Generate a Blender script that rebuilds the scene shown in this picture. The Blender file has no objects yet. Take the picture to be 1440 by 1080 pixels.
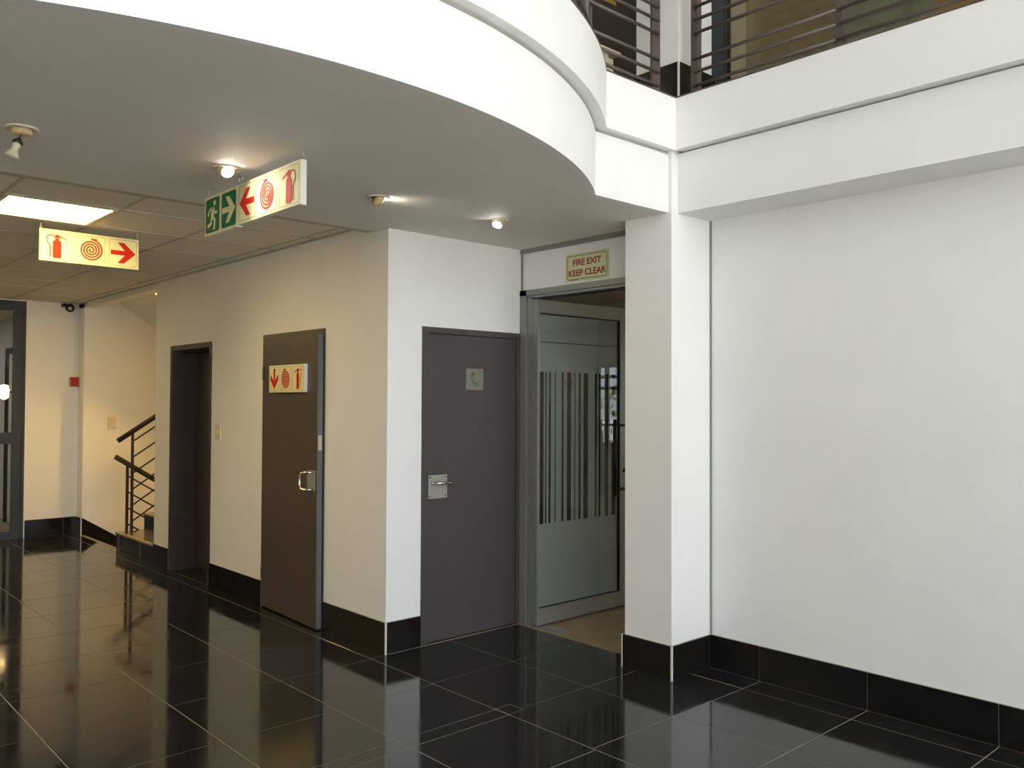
import bpy, math, random
from mathutils import Vector, Matrix
random.seed(7)
sc = bpy.context.scene
C = sc.collection

# ------------------------------------------------------------------ camera, sky, exposure
cam_d = bpy.data.cameras.new('camera')
cam_d.sensor_width = 36.0
cam_d.lens = 1205.7 / 1440 * 36.0
cam_d.clip_start = 0.05
cam_o = bpy.data.objects.new('camera', cam_d)
C.objects.link(cam_o)
YAW, PIT, ROL = 0.830538892, 0.0206079485, 0.00406872315
fw = Vector((-math.sin(YAW) * math.cos(PIT), math.cos(YAW) * math.cos(PIT), math.sin(PIT)))
rt = Vector((math.cos(YAW), math.sin(YAW), 0))
up = rt.cross(fw)
r2 = math.cos(ROL) * rt + math.sin(ROL) * up
u2 = -math.sin(ROL) * rt + math.cos(ROL) * up
M = Matrix((r2, u2, -fw)).transposed().to_4x4()
M.translation = Vector((0, 0, 1.53))
cam_o.matrix_world = M
sc.camera = cam_o

world = bpy.data.worlds.new('overcast_sky')
sc.world = world
world.use_nodes = True
wn = world.node_tree.nodes
wn['Background'].inputs[0].default_value = (0.925, 0.965, 1.03, 1)
wn['Background'].inputs[1].default_value = 3.9


def portal(loc, rot, sx, sy):
    d = bpy.data.lights.new('daylight_portal', 'AREA')
    d.shape = 'RECTANGLE'
    d.size, d.size_y = sx, sy
    d.cycles.is_portal = True
    o = bpy.data.objects.new('daylight_portal', d)
    o.location = loc
    o.rotation_euler = rot
    C.objects.link(o)


FX = 4.2                                   # glazed atrium front, behind the camera
portal((FX - 0.10, -0.3, 3.3), (0, math.radians(90), 0), 6.3, 8.8)
sun_d = bpy.data.lights.new('sun', 'SUN')
sun_d.energy = 30.0
sun_d.angle = math.radians(0.6)
sun_d.color = (1.0, 0.97, 0.93)
sun_o = bpy.data.objects.new('sun', sun_d)
sun_o.rotation_euler = Vector((-0.27, -0.56, -0.78)).to_track_quat('-Z', 'Y').to_euler()
C.objects.link(sun_o)
portal((-0.93, 8.93, 1.5), (math.radians(-90), 0, 0), 1.25, 1.15)

sc.view_settings.view_transform = 'Standard'
sc.view_settings.look = 'None'
sc.view_settings.gamma = 1.0
sc.view_settings.use_curve_mapping = False
sc.view_settings.exposure = 0.3


# ------------------------------------------------------------------ materials
def s(r, g, b):
    f = lambda c: (c / 255 / 12.92) if c / 255 <= 0.04045 else ((c / 255 + 0.055) / 1.055) ** 2.4
    return (f(r), f(g), f(b), 1)


def mat(name, col, rough=0.6, metal=0.0, nscale=8.0, namt=0.04, bump=0.0, bscale=60.0, spec=0.5, rvar=0.0, rnd=0.0, coat=0.0):
    m = bpy.data.materials.new(name)
    m.use_nodes = True
    nt = m.node_tree
    b = nt.nodes['Principled BSDF']
    b.inputs['Roughness'].default_value = rough
    b.inputs['Metallic'].default_value = metal
    b.inputs['Specular IOR Level'].default_value = spec
    b.inputs['Coat Weight'].default_value = coat
    geo = nt.nodes.new('ShaderNodeNewGeometry')
    n = nt.nodes.new('ShaderNodeTexNoise')
    n.inputs['Scale'].default_value = nscale
    n.inputs['Detail'].default_value = 5
    nt.links.new(geo.outputs['Position'], n.inputs['Vector'])
    hs = nt.nodes.new('ShaderNodeHueSaturation')
    hs.inputs['Color'].default_value = col
    mr = nt.nodes.new('ShaderNodeMapRange')
    mr.inputs['From Min'].default_value = 0.25
    mr.inputs['From Max'].default_value = 0.75
    mr.inputs['To Min'].default_value = 1 - namt
    mr.inputs['To Max'].default_value = 1 + namt
    nt.links.new(n.outputs['Fac'], mr.inputs['Value'])
    val = mr.outputs['Result']
    if rnd:
        oi = nt.nodes.new('ShaderNodeObjectInfo')
        m2 = nt.nodes.new('ShaderNodeMapRange')
        m2.inputs['To Min'].default_value = 1 - rnd
        m2.inputs['To Max'].default_value = 1 + rnd
        nt.links.new(oi.outputs['Random'], m2.inputs['Value'])
        mm = nt.nodes.new('ShaderNodeMath')
        mm.operation = 'MULTIPLY'
        nt.links.new(val, mm.inputs[0])
        nt.links.new(m2.outputs['Result'], mm.inputs[1])
        val = mm.outputs[0]
    nt.links.new(val, hs.inputs['Value'])
    nt.links.new(hs.outputs['Color'], b.inputs['Base Color'])
    if rvar:
        m3 = nt.nodes.new('ShaderNodeMapRange')
        m3.inputs['From Min'].default_value = 0.35
        m3.inputs['From Max'].default_value = 0.75
        m3.inputs['To Min'].default_value = rough
        m3.inputs['To Max'].default_value = rough + rvar
        nt.links.new(n.outputs['Fac'], m3.inputs['Value'])
        nt.links.new(m3.outputs['Result'], b.inputs['Roughness'])
    if bump:
        n2 = nt.nodes.new('ShaderNodeTexNoise')
        n2.inputs['Scale'].default_value = bscale
        n2.inputs['Detail'].default_value = 3
        nt.links.new(geo.outputs['Position'], n2.inputs['Vector'])
        bp = nt.nodes.new('ShaderNodeBump')
        bp.inputs['Strength'].default_value = bump
        bp.inputs['Distance'].default_value = 0.002
        nt.links.new(n2.outputs['Fac'], bp.inputs['Height'])
        nt.links.new(bp.outputs['Normal'], b.inputs['Normal'])
    return m


def emit(name, col, strength):
    m = bpy.data.materials.new(name)
    m.use_nodes = True
    nt = m.node_tree
    nt.nodes.clear()
    e = nt.nodes.new('ShaderNodeEmission')
    e.inputs[0].default_value = (*col, 1)
    e.inputs[1].default_value = strength
    o = nt.nodes.new('ShaderNodeOutputMaterial')
    nt.links.new(e.outputs[0], o.inputs[0])
    return m


def glass(name, tint, rough=0.02, ior=1.5, body=None, bodyamt=0.0):
    """thin sheet of glass: tinted see-through with a Fresnel reflection, optional milky body"""
    m = bpy.data.materials.new(name)
    m.use_nodes = True
    nt = m.node_tree
    nt.nodes.clear()
    o = nt.nodes.new('ShaderNodeOutputMaterial')
    t = nt.nodes.new('ShaderNodeBsdfTransparent')
    t.inputs[0].default_value = tint
    base = t.outputs[0]
    if body:
        d = nt.nodes.new('ShaderNodeBsdfDiffuse')
        d.inputs[0].default_value = body
        tr = nt.nodes.new('ShaderNodeBsdfTranslucent')
        tr.inputs[0].default_value = body
        m1 = nt.nodes.new('ShaderNodeMixShader')
        m1.inputs[0].default_value = 0.35
        nt.links.new(d.outputs[0], m1.inputs[1])
        nt.links.new(tr.outputs[0], m1.inputs[2])
        m2 = nt.nodes.new('ShaderNodeMixShader')
        m2.inputs[0].default_value = bodyamt
        nt.links.new(base, m2.inputs[1])
        nt.links.new(m1.outputs[0], m2.inputs[2])
        base = m2.outputs[0]
    g = nt.nodes.new('ShaderNodeBsdfGlossy')
    g.inputs['Roughness'].default_value = rough
    lw = nt.nodes.new('ShaderNodeLayerWeight')
    lw.inputs[0].default_value = 0.5
    pw = nt.nodes.new('ShaderNodeMath')
    pw.operation = 'POWER'
    pw.inputs[1].default_value = 5.0
    nt.links.new(lw.outputs['Facing'], pw.inputs[0])
    f0 = ((ior - 1) / (ior + 1)) ** 2
    fr = nt.nodes.new('ShaderNodeMath')
    fr.operation = 'MULTIPLY_ADD'
    fr.inputs[1].default_value = 1 - f0
    fr.inputs[2].default_value = f0
    nt.links.new(pw.outputs[0], fr.inputs[0])
    mx = nt.nodes.new('ShaderNodeMixShader')
    nt.links.new(fr.outputs[0], mx.inputs[0])
    nt.links.new(base, mx.inputs[1])
    nt.links.new(g.outputs[0], mx.inputs[2])
    nt.links.new(mx.outputs[0], o.inputs[0])
    return m


WALL = mat('white_wall_paint', s(231, 230, 226), 0.55, nscale=3, namt=0.02, bump=0.10, bscale=45)
WALLC = WALL
SOFF = mat('soffit_paint', s(228, 224, 215), 0.75, nscale=2.2, namt=0.03, bump=0.35, bscale=70)
CTILE = mat('ceiling_tile', s(222, 217, 204), 0.9, nscale=40, namt=0.03, bump=0.3, bscale=160, rnd=0.025)
CGRID = mat('ceiling_grid', s(182, 177, 163), 0.6)
FTILE = mat('black_polished_tile', s(33, 32, 31), 0.045, nscale=5.0, namt=0.25, rvar=0.09, rnd=0.12, bump=0.012, bscale=9)
STILE = mat('black_skirting_tile', s(25, 23, 21), 0.16, nscale=12, namt=0.2, rvar=0.12, rnd=0.12)
GROUT = mat('pale_grout', s(150, 144, 130), 0.8, nscale=25, namt=0.15)
WHTRIM = mat('white_edge_trim', s(215, 213, 205), 0.4)
PURPLE = mat('aubergine_door_paint', s(70, 64, 65), 0.48, nscale=4, namt=0.05, bump=0.03, bscale=25)
BROWN = mat('brown_door_paint', s(82, 72, 62), 0.30, nscale=4, namt=0.06, bump=0.03, bscale=25)
BROWND = mat('dark_brown_door_paint', s(58, 50, 44), 0.45, nscale=4, namt=0.06)
EDGE = mat('grey_door_edge', s(88, 94, 94), 0.4)
ALU = mat('grey_aluminium', s(139, 139, 133), 0.38, 0.35, nscale=30, namt=0.03)
STEEL = mat('brushed_steel', s(190, 188, 180), 0.32, 0.8, nscale=60, namt=0.04)
CHROME = mat('polished_steel', s(225, 223, 216), 0.16, 0.95)
PLATE = mat('matt_steel_plate', s(160, 160, 150), 0.5, 0.35, nscale=40, namt=0.03)
BLACKM = mat('black_metal', s(24, 23, 22), 0.4, 0.3)
NAVY = mat('dark_slate_frame', s(44, 51, 54), 0.4, 0.2, namt=0.05)
RAIL = mat('brown_grey_rail_paint', s(92, 82, 76), 0.45, 0.1, nscale=20, namt=0.06)
SRAIL = mat('dark_stair_rail_paint', s(52, 44, 38), 0.35, 0.1)
SIGNW = mat('sign_white_case', s(228, 228, 218), 0.5, namt=0.02)
SIGNY = mat('luminous_sign_face', s(226, 222, 172), 0.75, spec=0.15, namt=0.02)
SIGNG = mat('pale_green_sign_face', s(206, 208, 160), 0.4, namt=0.02)
RED = mat('sign_red', s(196, 40, 26), 0.75, spec=0.15, namt=0.04)
REDD = mat('sign_text_red', s(150, 46, 30), 0.5, namt=0.06)
GREEN = mat('sign_green', s(28, 112, 72), 0.75, spec=0.15, namt=0.05)
LINE = mat('sign_outline', s(168, 120, 70), 0.5)
LINED = mat('sign_dark_outline', s(92, 66, 40), 0.5)
INK = mat('black_ink', s(30, 30, 28), 0.5)
CREAMPL = mat('cream_plastic', s(214, 203, 172), 0.4, namt=0.02)
FITTING = mat('cream_light_fitting', s(208, 180, 130), 0.4, namt=0.03)
FITRIM = mat('white_light_trim', s(214, 206, 186), 0.4, namt=0.02)
BULBW = mat('porcelain_bulb', s(214, 206, 176), 0.25, namt=0.02)
REDPL = mat('red_plastic', s(176, 30, 24), 0.4)
BEIGE = mat('worn_beige_floor', s(150, 132, 104), 0.75, nscale=6, namt=0.16, bump=0.1, bscale=30)
STONE = mat('stair_tread_stone', s(92, 84, 68), 0.16, nscale=9, namt=0.2)
NOSE = mat('tread_nosing', s(146, 138, 108), 0.4)
VINYL = mat('black_vinyl', s(14, 16, 17), 0.6, spec=0.1, namt=0.03)
CLEAR = glass('clear_glass', (0.945, 0.956, 0.965, 1), 0.015)
DOORGL = glass('door_glass', (0.88, 0.90, 0.89, 1), 0.012)
FILM = glass('frosted_film', (0.66, 0.70, 0.68, 1), 0.35, 1.2, s(204, 211, 206), 0.86)
BROWNGL = glass('bronze_glass', (0.82, 0.79, 0.68, 1), 0.03)
LAMPP = emit('panel_diffuser', (1.0, 0.715, 0.25), 21.5)
LAMPH = emit('halogen_face', (1.0, 0.95, 0.86), 60.0)
LAMPS = emit('warm_glass_lamp', (1.0, 0.66, 0.28), 4.5)
LEAF = mat('shrub_leaf', s(150, 160, 66), 0.5, nscale=9, namt=0.35, rnd=0.2)
LEAFR = mat('shrub_blossom', s(206, 120, 74), 0.5, nscale=9, namt=0.3)
GROUND = mat('paved_ground', s(180, 177, 170), 0.9, nscale=3, namt=0.1)
OUTW = mat('outside_wall', s(206, 186, 158), 0.8)
BOXM = mat('cream_cardboard', s(200, 186, 150), 0.7)
YNOTE = mat('yellow_strip', s(190, 172, 60), 0.5)
TAN = mat('tan_office_wall', s(186, 180, 160), 0.7, nscale=2, namt=0.08)
BLUEP = mat('pale_blue_reflection', s(160, 176, 178), 0.6, nscale=3, namt=0.2)  # this and the ochre colour stand in for reflections in the upper glass
OCHRE = mat('ochre_reflection', s(196, 160, 84), 0.6, nscale=3, namt=0.2)

# ------------------------------------------------------------------ building helpers
OFF = {}


def props(o, label=None, cat=None, group=None, kind=None):
    if label: o['label'] = label
    if cat: o['category'] = cat
    if group: o['group'] = group
    if kind: o['kind'] = kind
    return o


def thing(name, loc, label, cat, group=None, kind=None, rotz=0.0):
    o = bpy.data.objects.new(name, None)
    o.empty_display_size = 0.1
    C.objects.link(o)
    o.location = loc
    o.rotation_euler = (0, 0, rotz)
    OFF[o.name] = Vector(loc)
    return props(o, label, cat, group, kind)


def obj(name, vf, m, parent=None, local=False, smooth=False):
    verts, faces = vf
    me = bpy.data.meshes.new(name)
    if parent is not None:
        off = Vector((0, 0, 0)) if local else OFF[parent.name]
        base = Vector((0, 0, 0))
    else:
        xs = [v[0] for v in verts]; ys = [v[1] for v in verts]; zs = [v[2] for v in verts]
        base = Vector(((min(xs) + max(xs)) / 2, (min(ys) + max(ys)) / 2, min(zs)))
        off = base
    me.from_pydata([tuple(Vector(v) - off) for v in verts], [], faces)
    me.update()
    me.materials.append(m)
    if smooth:
        for p in me.polygons: p.use_smooth = True
    o = bpy.data.objects.new(name, me)
    C.objects.link(o)
    if parent is not None:
        o.parent = parent
        OFF[o.name] = OFF[parent.name]
    else:
        o.location = base
        OFF[o.name] = base
    return o


def share(name, src, loc, parent):
    """another piece with the mesh of src, at world loc under parent"""
    o = bpy.data.objects.new(name, src)
    C.objects.link(o)
    o.parent = parent
    o.location = Vector(loc) - OFF[parent.name]
    return o


def join(*parts):
    V, F = [], []
    for v, f in parts:
        n = len(V)
        V += list(v)
        F += [tuple(i + n for i in q) for q in f]
    return V, F


def box(x0, x1, y0, y1, z0, z1):
    if x0 > x1: x0, x1 = x1, x0
    if y0 > y1: y0, y1 = y1, y0
    if z0 > z1: z0, z1 = z1, z0
    v = [(x0, y0, z0), (x1, y0, z0), (x1, y1, z0), (x0, y1, z0), (x0, y0, z1), (x1, y0, z1), (x1, y1, z1), (x0, y1, z1)]
    f = [(3, 2, 1, 0), (4, 5, 6, 7), (0, 1, 5, 4), (1, 2, 6, 5), (2, 3, 7, 6), (3, 0, 4, 7)]
    return v, f


def area2(p):
    return sum(p[i][0] * p[(i + 1) % len(p)][1] - p[(i + 1) % len(p)][0] * p[i][1] for i in range(len(p)))


def prism(poly, o, u, v, n, d):
    """polygon (a,b) -> o + a*u + b*v, extruded along n by d"""
    if area2(poly) < 0: poly = poly[::-1]
    o, u, v, n = Vector(o), Vector(u), Vector(v), Vector(n)
    k = len(poly)
    V = [o + u * a + v * b for a, b in poly]
    V += [q + n * d for q in V]
    flip = (u.cross(v).dot(n) * d) < 0
    F = [tuple(range(k))[::-1], tuple(range(k, 2 * k))]
    F += [(i, (i + 1) % k, (i + 1) % k + k, i + k) for i in range(k)]
    if flip: F = [q[::-1] for q in F]
    return [tuple(x) for x in V], F


def flatz(poly, z0, z1): return prism(poly, (0, 0, z0), (1, 0, 0), (0, 1, 0), (0, 0, 1), z1 - z0)
def alongy(poly, y0, y1): return prism(poly, (0, y0, 0), (1, 0, 0), (0, 0, 1), (0, 1, 0), y1 - y0)
def alongx(poly, x0, x1): return prism(poly, (x0, 0, 0), (0, 1, 0), (0, 0, 1), (1, 0, 0), x1 - x0)


def tube(pts, r, n=10, caps=True):
    pts = [Vector(p) for p in pts]
    V, F = [], []
    ref = None
    for i, p in enumerate(pts):
        if i == 0: t = pts[1] - p
        elif i == len(pts) - 1: t = p - pts[i - 1]
        else: t = (pts[i + 1] - p).normalized() + (p - pts[i - 1]).normalized()
        t.normalize()
        if ref is None:
            ref = Vector((0, 0, 1)) if abs(t.z) < 0.9 else Vector((1, 0, 0))
        a = t.cross(ref).normalized()
        b = a.cross(t).normalized()
        ref = b
        rr = r[i] if isinstance(r, (list, tuple)) else r
        for k in range(n):
            w = 2 * math.pi * k / n
            V.append(tuple(p + a * math.cos(w) * rr + b * math.sin(w) * rr))
    for i in range(len(pts) - 1):
        for k in range(n):
            F.append((i * n + k, (i + 1) * n + k, (i + 1) * n + (k + 1) % n, i * n + (k + 1) % n))
    if caps:
        F.append(tuple(range(n)))
        F.append(tuple(range((len(pts) - 1) * n, len(pts) * n))[::-1])
    return V, F


def lathe(profile, c, axis=(0, 0, 1), n=28):
    """profile [(radius, height)] turned about axis through c"""
    ax = Vector(axis).normalized()
    a = ax.cross(Vector((0, 0, 1)) if abs(ax.z) < 0.9 else Vector((1, 0, 0))).normalized()
    b = ax.cross(a)
    c = Vector(c)
    V, F = [], []
    for r, h in profile:
        for k in range(n):
            w = 2 * math.pi * k / n
            V.append(tuple(c + ax * h + (a * math.cos(w) + b * math.sin(w)) * r))
    for i in range(len(profile) - 1):
        for k in range(n):
            F.append((i * n + k, i * n + (k + 1) % n, (i + 1) * n + (k + 1) % n, (i + 1) * n + k))
    F.append(tuple(range(n))[::-1])
    F.append(tuple(range((len(profile) - 1) * n, len(profile) * n)))
    return V, F


def frame_ring(w0, w1, h0, h1, t):
    """rectangular ring outline as four boxes' rectangles (a0,a1,b0,b1)"""
    return [(w0, w0 + t, h0, h1), (w1 - t, w1, h0, h1), (w0 + t, w1 - t, h0, h0 + t), (w0 + t, w1 - t, h1 - t, h1)]


def strip(pts, w, closed=False):
    """polyline of width w -> list of quads (small polygons)"""
    out = []
    P = [Vector((a, b)) for a, b in pts]
    L, Rr = [], []
    k = len(P)
    for i in range(k):
        if closed:
            t = (P[(i + 1) % k] - P[i - 1])
        else:
            t = P[min(i + 1, k - 1)] - P[max(i - 1, 0)]
        t.normalize()
        nn = Vector((-t.y, t.x)) * w / 2
        L.append(P[i] + nn)
        Rr.append(P[i] - nn)
    m = k if closed else k - 1
    for i in range(m):
        j = (i + 1) % k
        out.append([tuple(L[i]), tuple(L[j]), tuple(Rr[j]), tuple(Rr[i])])
    return out


def rrect(x0, x1, y0, y1, r, n=5):
    o = []
    for cx, cy, a in ((x1 - r, y1 - r, 0), (x0 + r, y1 - r, 90), (x0 + r, y0 + r, 180), (x1 - r, y0 + r, 270)):
        for k in range(n + 1):
            w = math.radians(a + 90 * k / n)
            o.append((cx + r * math.cos(w), cy + r * math.sin(w)))
    return o


def circ(cx, cy, r, n=20):
    return [(cx + r * math.cos(2 * math.pi * k / n), cy + r * math.sin(2 * math.pi * k / n)) for k in range(n)]


def glyph(polys, o, u, v, n, sc_, d=0.0012):
    """flat printed mark, thin relief: polygons in unit coordinates scaled and laid on a plane"""
    return join(*[prism([(a * sc_, b * sc_) for a, b in p], o, u, v, n, d) for p in polys])


# pictograms, each in a square -1..1
def g_arrow(deg):
    pts = [(-0.85, 0.16), (0.12, 0.16), (-0.38, 0.74), (0.06, 0.74), (0.86, 0.0), (0.06, -0.74), (-0.38, -0.74), (0.12, -0.16), (-0.85, -0.16)]
    w = math.radians(deg)
    return [[(a * math.cos(w) - b * math.sin(w), a * math.sin(w) + b * math.cos(w)) for a, b in pts]]


def g_spiral(flip=1):
    pts = []
    turns = 4.0
    for k in range(97):
        t = k / 96
        w = 2 * math.pi * turns * t + math.radians(90)
        r = 0.05 + 0.72 * t
        pts.append((flip * r * math.cos(w), r * math.sin(w) - 0.04))
    out = strip(pts, 0.112)
    out.append([(flip * 0.02, 0.70), (flip * 0.16, 0.70), (flip * 0.16, 0.80), (flip * 0.02, 0.80)])
    out.append([(flip * 0.22, 0.71), (flip * 0.44, 0.69), (flip * 0.44, 0.75), (flip * 0.22, 0.79)])
    return out


def g_ext(flip=1, fat=0.30):
    f = lambda L: [(flip * a, b) for a, b in L]
    out = [f(rrect(-fat, fat, -0.86, 0.36, 0.10)), f([(-0.13, 0.36), (0.13, 0.36), (0.13, 0.50), (-0.13, 0.50)]),
           f([(-0.2, 0.52), (0.2, 0.52), (0.2, 0.62), (-0.2, 0.62)]), f([(0.1, 0.62), (0.66, 0.42), (0.68, 0.47), (0.16, 0.70)]),
           f([(-0.1, 0.62), (0.12, 0.62), (0.12, 0.76), (-0.1, 0.76)])]
    hose = [(-0.12, 0.66), (-0.35, 0.70), (-0.55, 0.64), (-0.66, 0.46), (-0.62, 0.24), (-0.48, 0.02), (-0.42, -0.18), (-0.42, -0.78)]
    out += strip(f(hose), 0.075)
    out += strip(f([(-0.44, -0.1), (-fat, -0.1)]), 0.05)
    return out


def g_run(flip=1):
    f = lambda L: [(flip * a, b) for a, b in L]
    out = [f(circ(0.28, 0.68, 0.16))]
    for pts, w in (([(0.10, 0.46), (0.02, 0.16), (-0.02, -0.1)], 0.36), ([(0.06, 0.42), (-0.38, 0.34), (-0.6, 0.02)], 0.15),
                   ([(0.16, 0.36), (0.34, 0.10), (0.66, 0.12)], 0.15), ([(0.04, -0.08), (0.34, -0.34), (0.24, -0.86)], 0.20),
                   ([(-0.06, -0.08), (-0.18, -0.48), (-0.66, -0.60)], 0.20)):
        out += strip(f(pts), w)
    return out


def text_mesh(txt, size, offset=0.0, extrude=0.0006):
    cu = bpy.data.curves.new('lettering', 'FONT')
    cu.body = txt
    cu.size = size
    cu.align_x = 'CENTER'
    cu.offset = offset
    cu.extrude = extrude
    cu.resolution_u = 3
    o = bpy.data.objects.new('lettering', cu)
    C.objects.link(o)
    bpy.context.view_layer.update()
    dg = bpy.context.evaluated_depsgraph_get()
    me = bpy.data.meshes.new_from_object(o.evaluated_get(dg))
    bpy.data.objects.remove(o)
    return me


# ------------------------------------------------------------------ key dimensions (metres)
ZS = 2.588          # soffit under the balcony
ZT = 2.635          # tiled ceiling
YA = 2.96           # wall with the brown doors
XB = -4.365         # wall with the aubergine door
YG = 4.08           # glazed screen
YR = 4.222          # plain wall on the right
XF = -10.65         # far wall with slate-framed glazing
XW = -10.446        # stairwell side wall
XE = -8.20          # end of the brown-door wall
PX, PY = -2.908, 3.853   # free corner of the pillar
CX, CY = -4.995, 1.56    # centre of the curved balcony
ZU = 3.217          # top of the balcony edge
XS = -9.28          # line between the up and the down flight

# ------------------------------------------------------------------ floor
floor = thing('floor', (-4, 0, 0), 'black polished floor of square tiles with pale joints', 'floor', kind='structure')
obj('grout_bed', join(box(XF - 3.2, FX, -7, YA, -0.2, -0.0012), box(XB, FX, YA, YG - 0.045, -0.2, -0.0012), box(-2.9, FX, YG - 0.045, YR, -0.2, -0.0012)), GROUT, floor)
G = 0.0022


def tile_vf(x0, x1, y0, y1, t=0.004, c=0.0007):
    v = [(x0, y0, -t), (x1, y0, -t), (x1, y1, -t), (x0, y1, -t),
         (x0, y0, -c), (x1, y0, -c), (x1, y1, -c), (x0, y1, -c),
         (x0 + c, y0 + c, 0), (x1 - c, y0 + c, 0), (x1 - c, y1 - c, 0), (x0 + c, y1 - c, 0)]
    f = [(0, 1, 5, 4), (1, 2, 6, 5), (2, 3, 7, 6), (3, 0, 4, 7), (4, 5, 9, 8), (5, 6, 10, 9), (6, 7, 11, 10), (7, 4, 8, 11), (8, 9, 10, 11)]
    return v, f


TILES = {}


def floor_tile(x0, x1, y0, y1):
    w, h = round(x1 - x0, 3), round(y1 - y0, 3)
    if (w, h) not in TILES:
        me = bpy.data.meshes.new('tile')
        v, f = tile_vf(-w / 2 + G, w / 2 - G, -h / 2 + G, h / 2 - G)
        me.from_pydata(v, [], f)
        me.materials.append(FTILE)
        TILES[(w, h)] = me
    share('tile', TILES[(w, h)], ((x0 + x1) / 2, (y0 + y1) / 2, 0), floor)


PXT, PYT = 0.601, 0.5915
xwest = [-3.737 - PXT * k for k in range(13)]
xwest = [x for x in xwest if x > XF + 0.05] + [XF]
xeast = [-3.122, -2.557, -1.965, -1.370, -0.775, -0.18]
yrows = [2.844 - PYT * k for k in range(5)]            # 2.844 down to 0.478
for a, b in zip(yrows[1:], yrows[:-1]):
    xs = [-3.222] + xwest
    for x1, x0 in zip(xs[:-1], xs[1:]): floor_tile(x0, x1, a, b)
    floor_tile(-3.222, -3.122, a, b)
    for x0, x1 in zip(xeast[:-1], xeast[1:]): floor_tile(x0, x1, a, b)
xs = [-4.346] + [x for x in xwest if x < -4.4]
for x1, x0 in zip(xs[:-1], xs[1:]): floor_tile(x0, x1, 2.844, YA - 0.002)
# threshold of the dark doorway
floor_tile(-7.79, -6.98, YA + 0.002, 3.16)
# rows in front of the aubergine door and the glazed screen
xn = [-3.150, -2.574, -1.977, -1.377, -0.780, -0.18]
floor_tile(-4.346, -3.748, 2.844, 3.438)
lpoly = [(-3.748 + G, 2.844 + G), (-3.228 - G, 2.844 + G), (-3.228 - G, 2.945 + G), (-3.150 - G, 2.945 + G), (-3.150 - G, 3.438 - G), (-3.748 + G, 3.438 - G)]
obj('notched_tile', flatz(lpoly, -0.004, 0.0), FTILE, floor)
obj('inset_tile', tile_vf(-3.228 + G, -3.130 - G, 2.846 + G, 2.945 - G), FTILE, floor)
lp2 = [(-3.130 + G, 2.844 + G), (-2.574 - G, 2.844 + G), (-2.574 - G, 3.438 - G), (-3.150 + G, 3.438 - G), (-3.150 + G, 2.945 + G), (-3.130 + G, 2.945 + G)]
obj('notched_tile', flatz(lp2, -0.004, 0.0), FTILE, floor)
for x0, x1 in zip(xn[1:-1], xn[2:]): floor_tile(x0, x1, 2.844, 3.438)
floor_tile(-4.346, -3.748, 3.438, 4.032)
for x0, x1 in zip([-3.748] + xn[:-1], xn): floor_tile(x0, x1, 3.438, 4.036 if x0 > -3.1 else 4.032)
floor_tile(-3.0, -2.574, 4.036, 4.212)
for x0, x1 in zip(xn[1:-1], xn[2:]): floor_tile(x0, x1, 4.036, 4.212)
# the rest of the floor, beside and behind the camera
rest = []
x = -0.18
while x < FX - 0.1:
    y = 4.036
    while y > -7:
        rest.append(tile_vf(x + G, min(x + 0.597, FX) - G, max(y - PYT, -7) + G, y - G))
        y -= PYT
    rest.append(tile_vf(x + G, min(x + 0.597, FX) - G, 4.036 + G, 4.21 - G))
    x += 0.597
x = -0.18
while x > XF:
    y = yrows[-1]
    while y > -7:
        rest.append(tile_vf(max(x - PXT, XF) + G, x - G, max(y - PYT, -7) + G, y - G))
        y -= PYT
    x -= PXT
o = obj('outer_tiles', join(*rest), FTILE, floor)
o['kind'] = 'stuff'

props(obj('floor_bounce_slab', box(1.0, FX - 0.02, -6.9, 4.18, -0.02, 0.004), mat('pale_bounce_stone', s(205, 202, 194), 0.5, nscale=3, namt=0.05)), 'unseen pale floor added behind the camera to bounce light onto the soffit', 'floor', kind='structure')  # unseen pale slab, added to bounce daylight up to the soffit
props(obj('floor_back_room', box(-7.0, 1.6, YG - 0.047, 9.0, -0.2, -0.001), BEIGE), 'worn beige floor beyond the open glass door', 'floor', kind='structure')

# ------------------------------------------------------------------ walls
DZ = 2.02
polyA = [(XE, 0), (-7.83, 0), (-7.83, DZ), (-6.935, DZ), (-6.935, 0), (-6.0, 0), (-6.0, DZ), (-5.10, DZ), (-5.10, 0), (XB - 0.12, 0), (XB - 0.12, ZT + 0.03), (XE, ZT + 0.03)]
props(obj('wall_left', alongy(polyA, YA, YA + 0.20), WALLC), 'cream wall pierced by two brown doors', 'wall', kind='structure')
polyB = [(YA, 0), (3.218, 0), (3.218, 2.003), (4.056, 2.003), (4.056, 0), (YG, 0), (YG, ZT), (YA, ZT)]
props(obj('wall_alcove', alongx(polyB, XB - 0.12, XB), WALL), 'white wall around the aubergine door', 'wall', kind='structure')
props(obj('wall_right', box(PX + 0.003, FX, YR, YR + 0.2, 0, 2.62), WALL), 'broad plain white wall under the balcony beam', 'wall', kind='structure')
polyG = [(XB, 2.30), (-3.24, 2.30), (-3.24, ZS), (XB, ZS)]
props(obj('wall_over_door', alongy(polyG, YG, YG + 0.14), WALL), 'white wall strip above the glass door', 'wall', kind='structure')
props(obj('pillar', box(-3.240, PX, PY, YR, 0, 2.945), WALL), 'square white pillar between the glass door and the plain wall', 'pillar', kind='structure')
props(obj('wall_far', join(box(XF - 0.2, XF, 2.425, 2.968, 0, ZT + 0.05), box(XF - 0.2, XF, -7, 2.425, 2.62, ZT + 0.05)), WALLC), 'cream far wall beside the slate framed glazing', 'wall', kind='structure')
props(obj('wall_stairwell', join(box(XW - 0.404, XW, 2.968, 6.5, -1.6, 6.5)), WALLC), 'warm lit side wall of the stairwell', 'wall', kind='structure')
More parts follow.
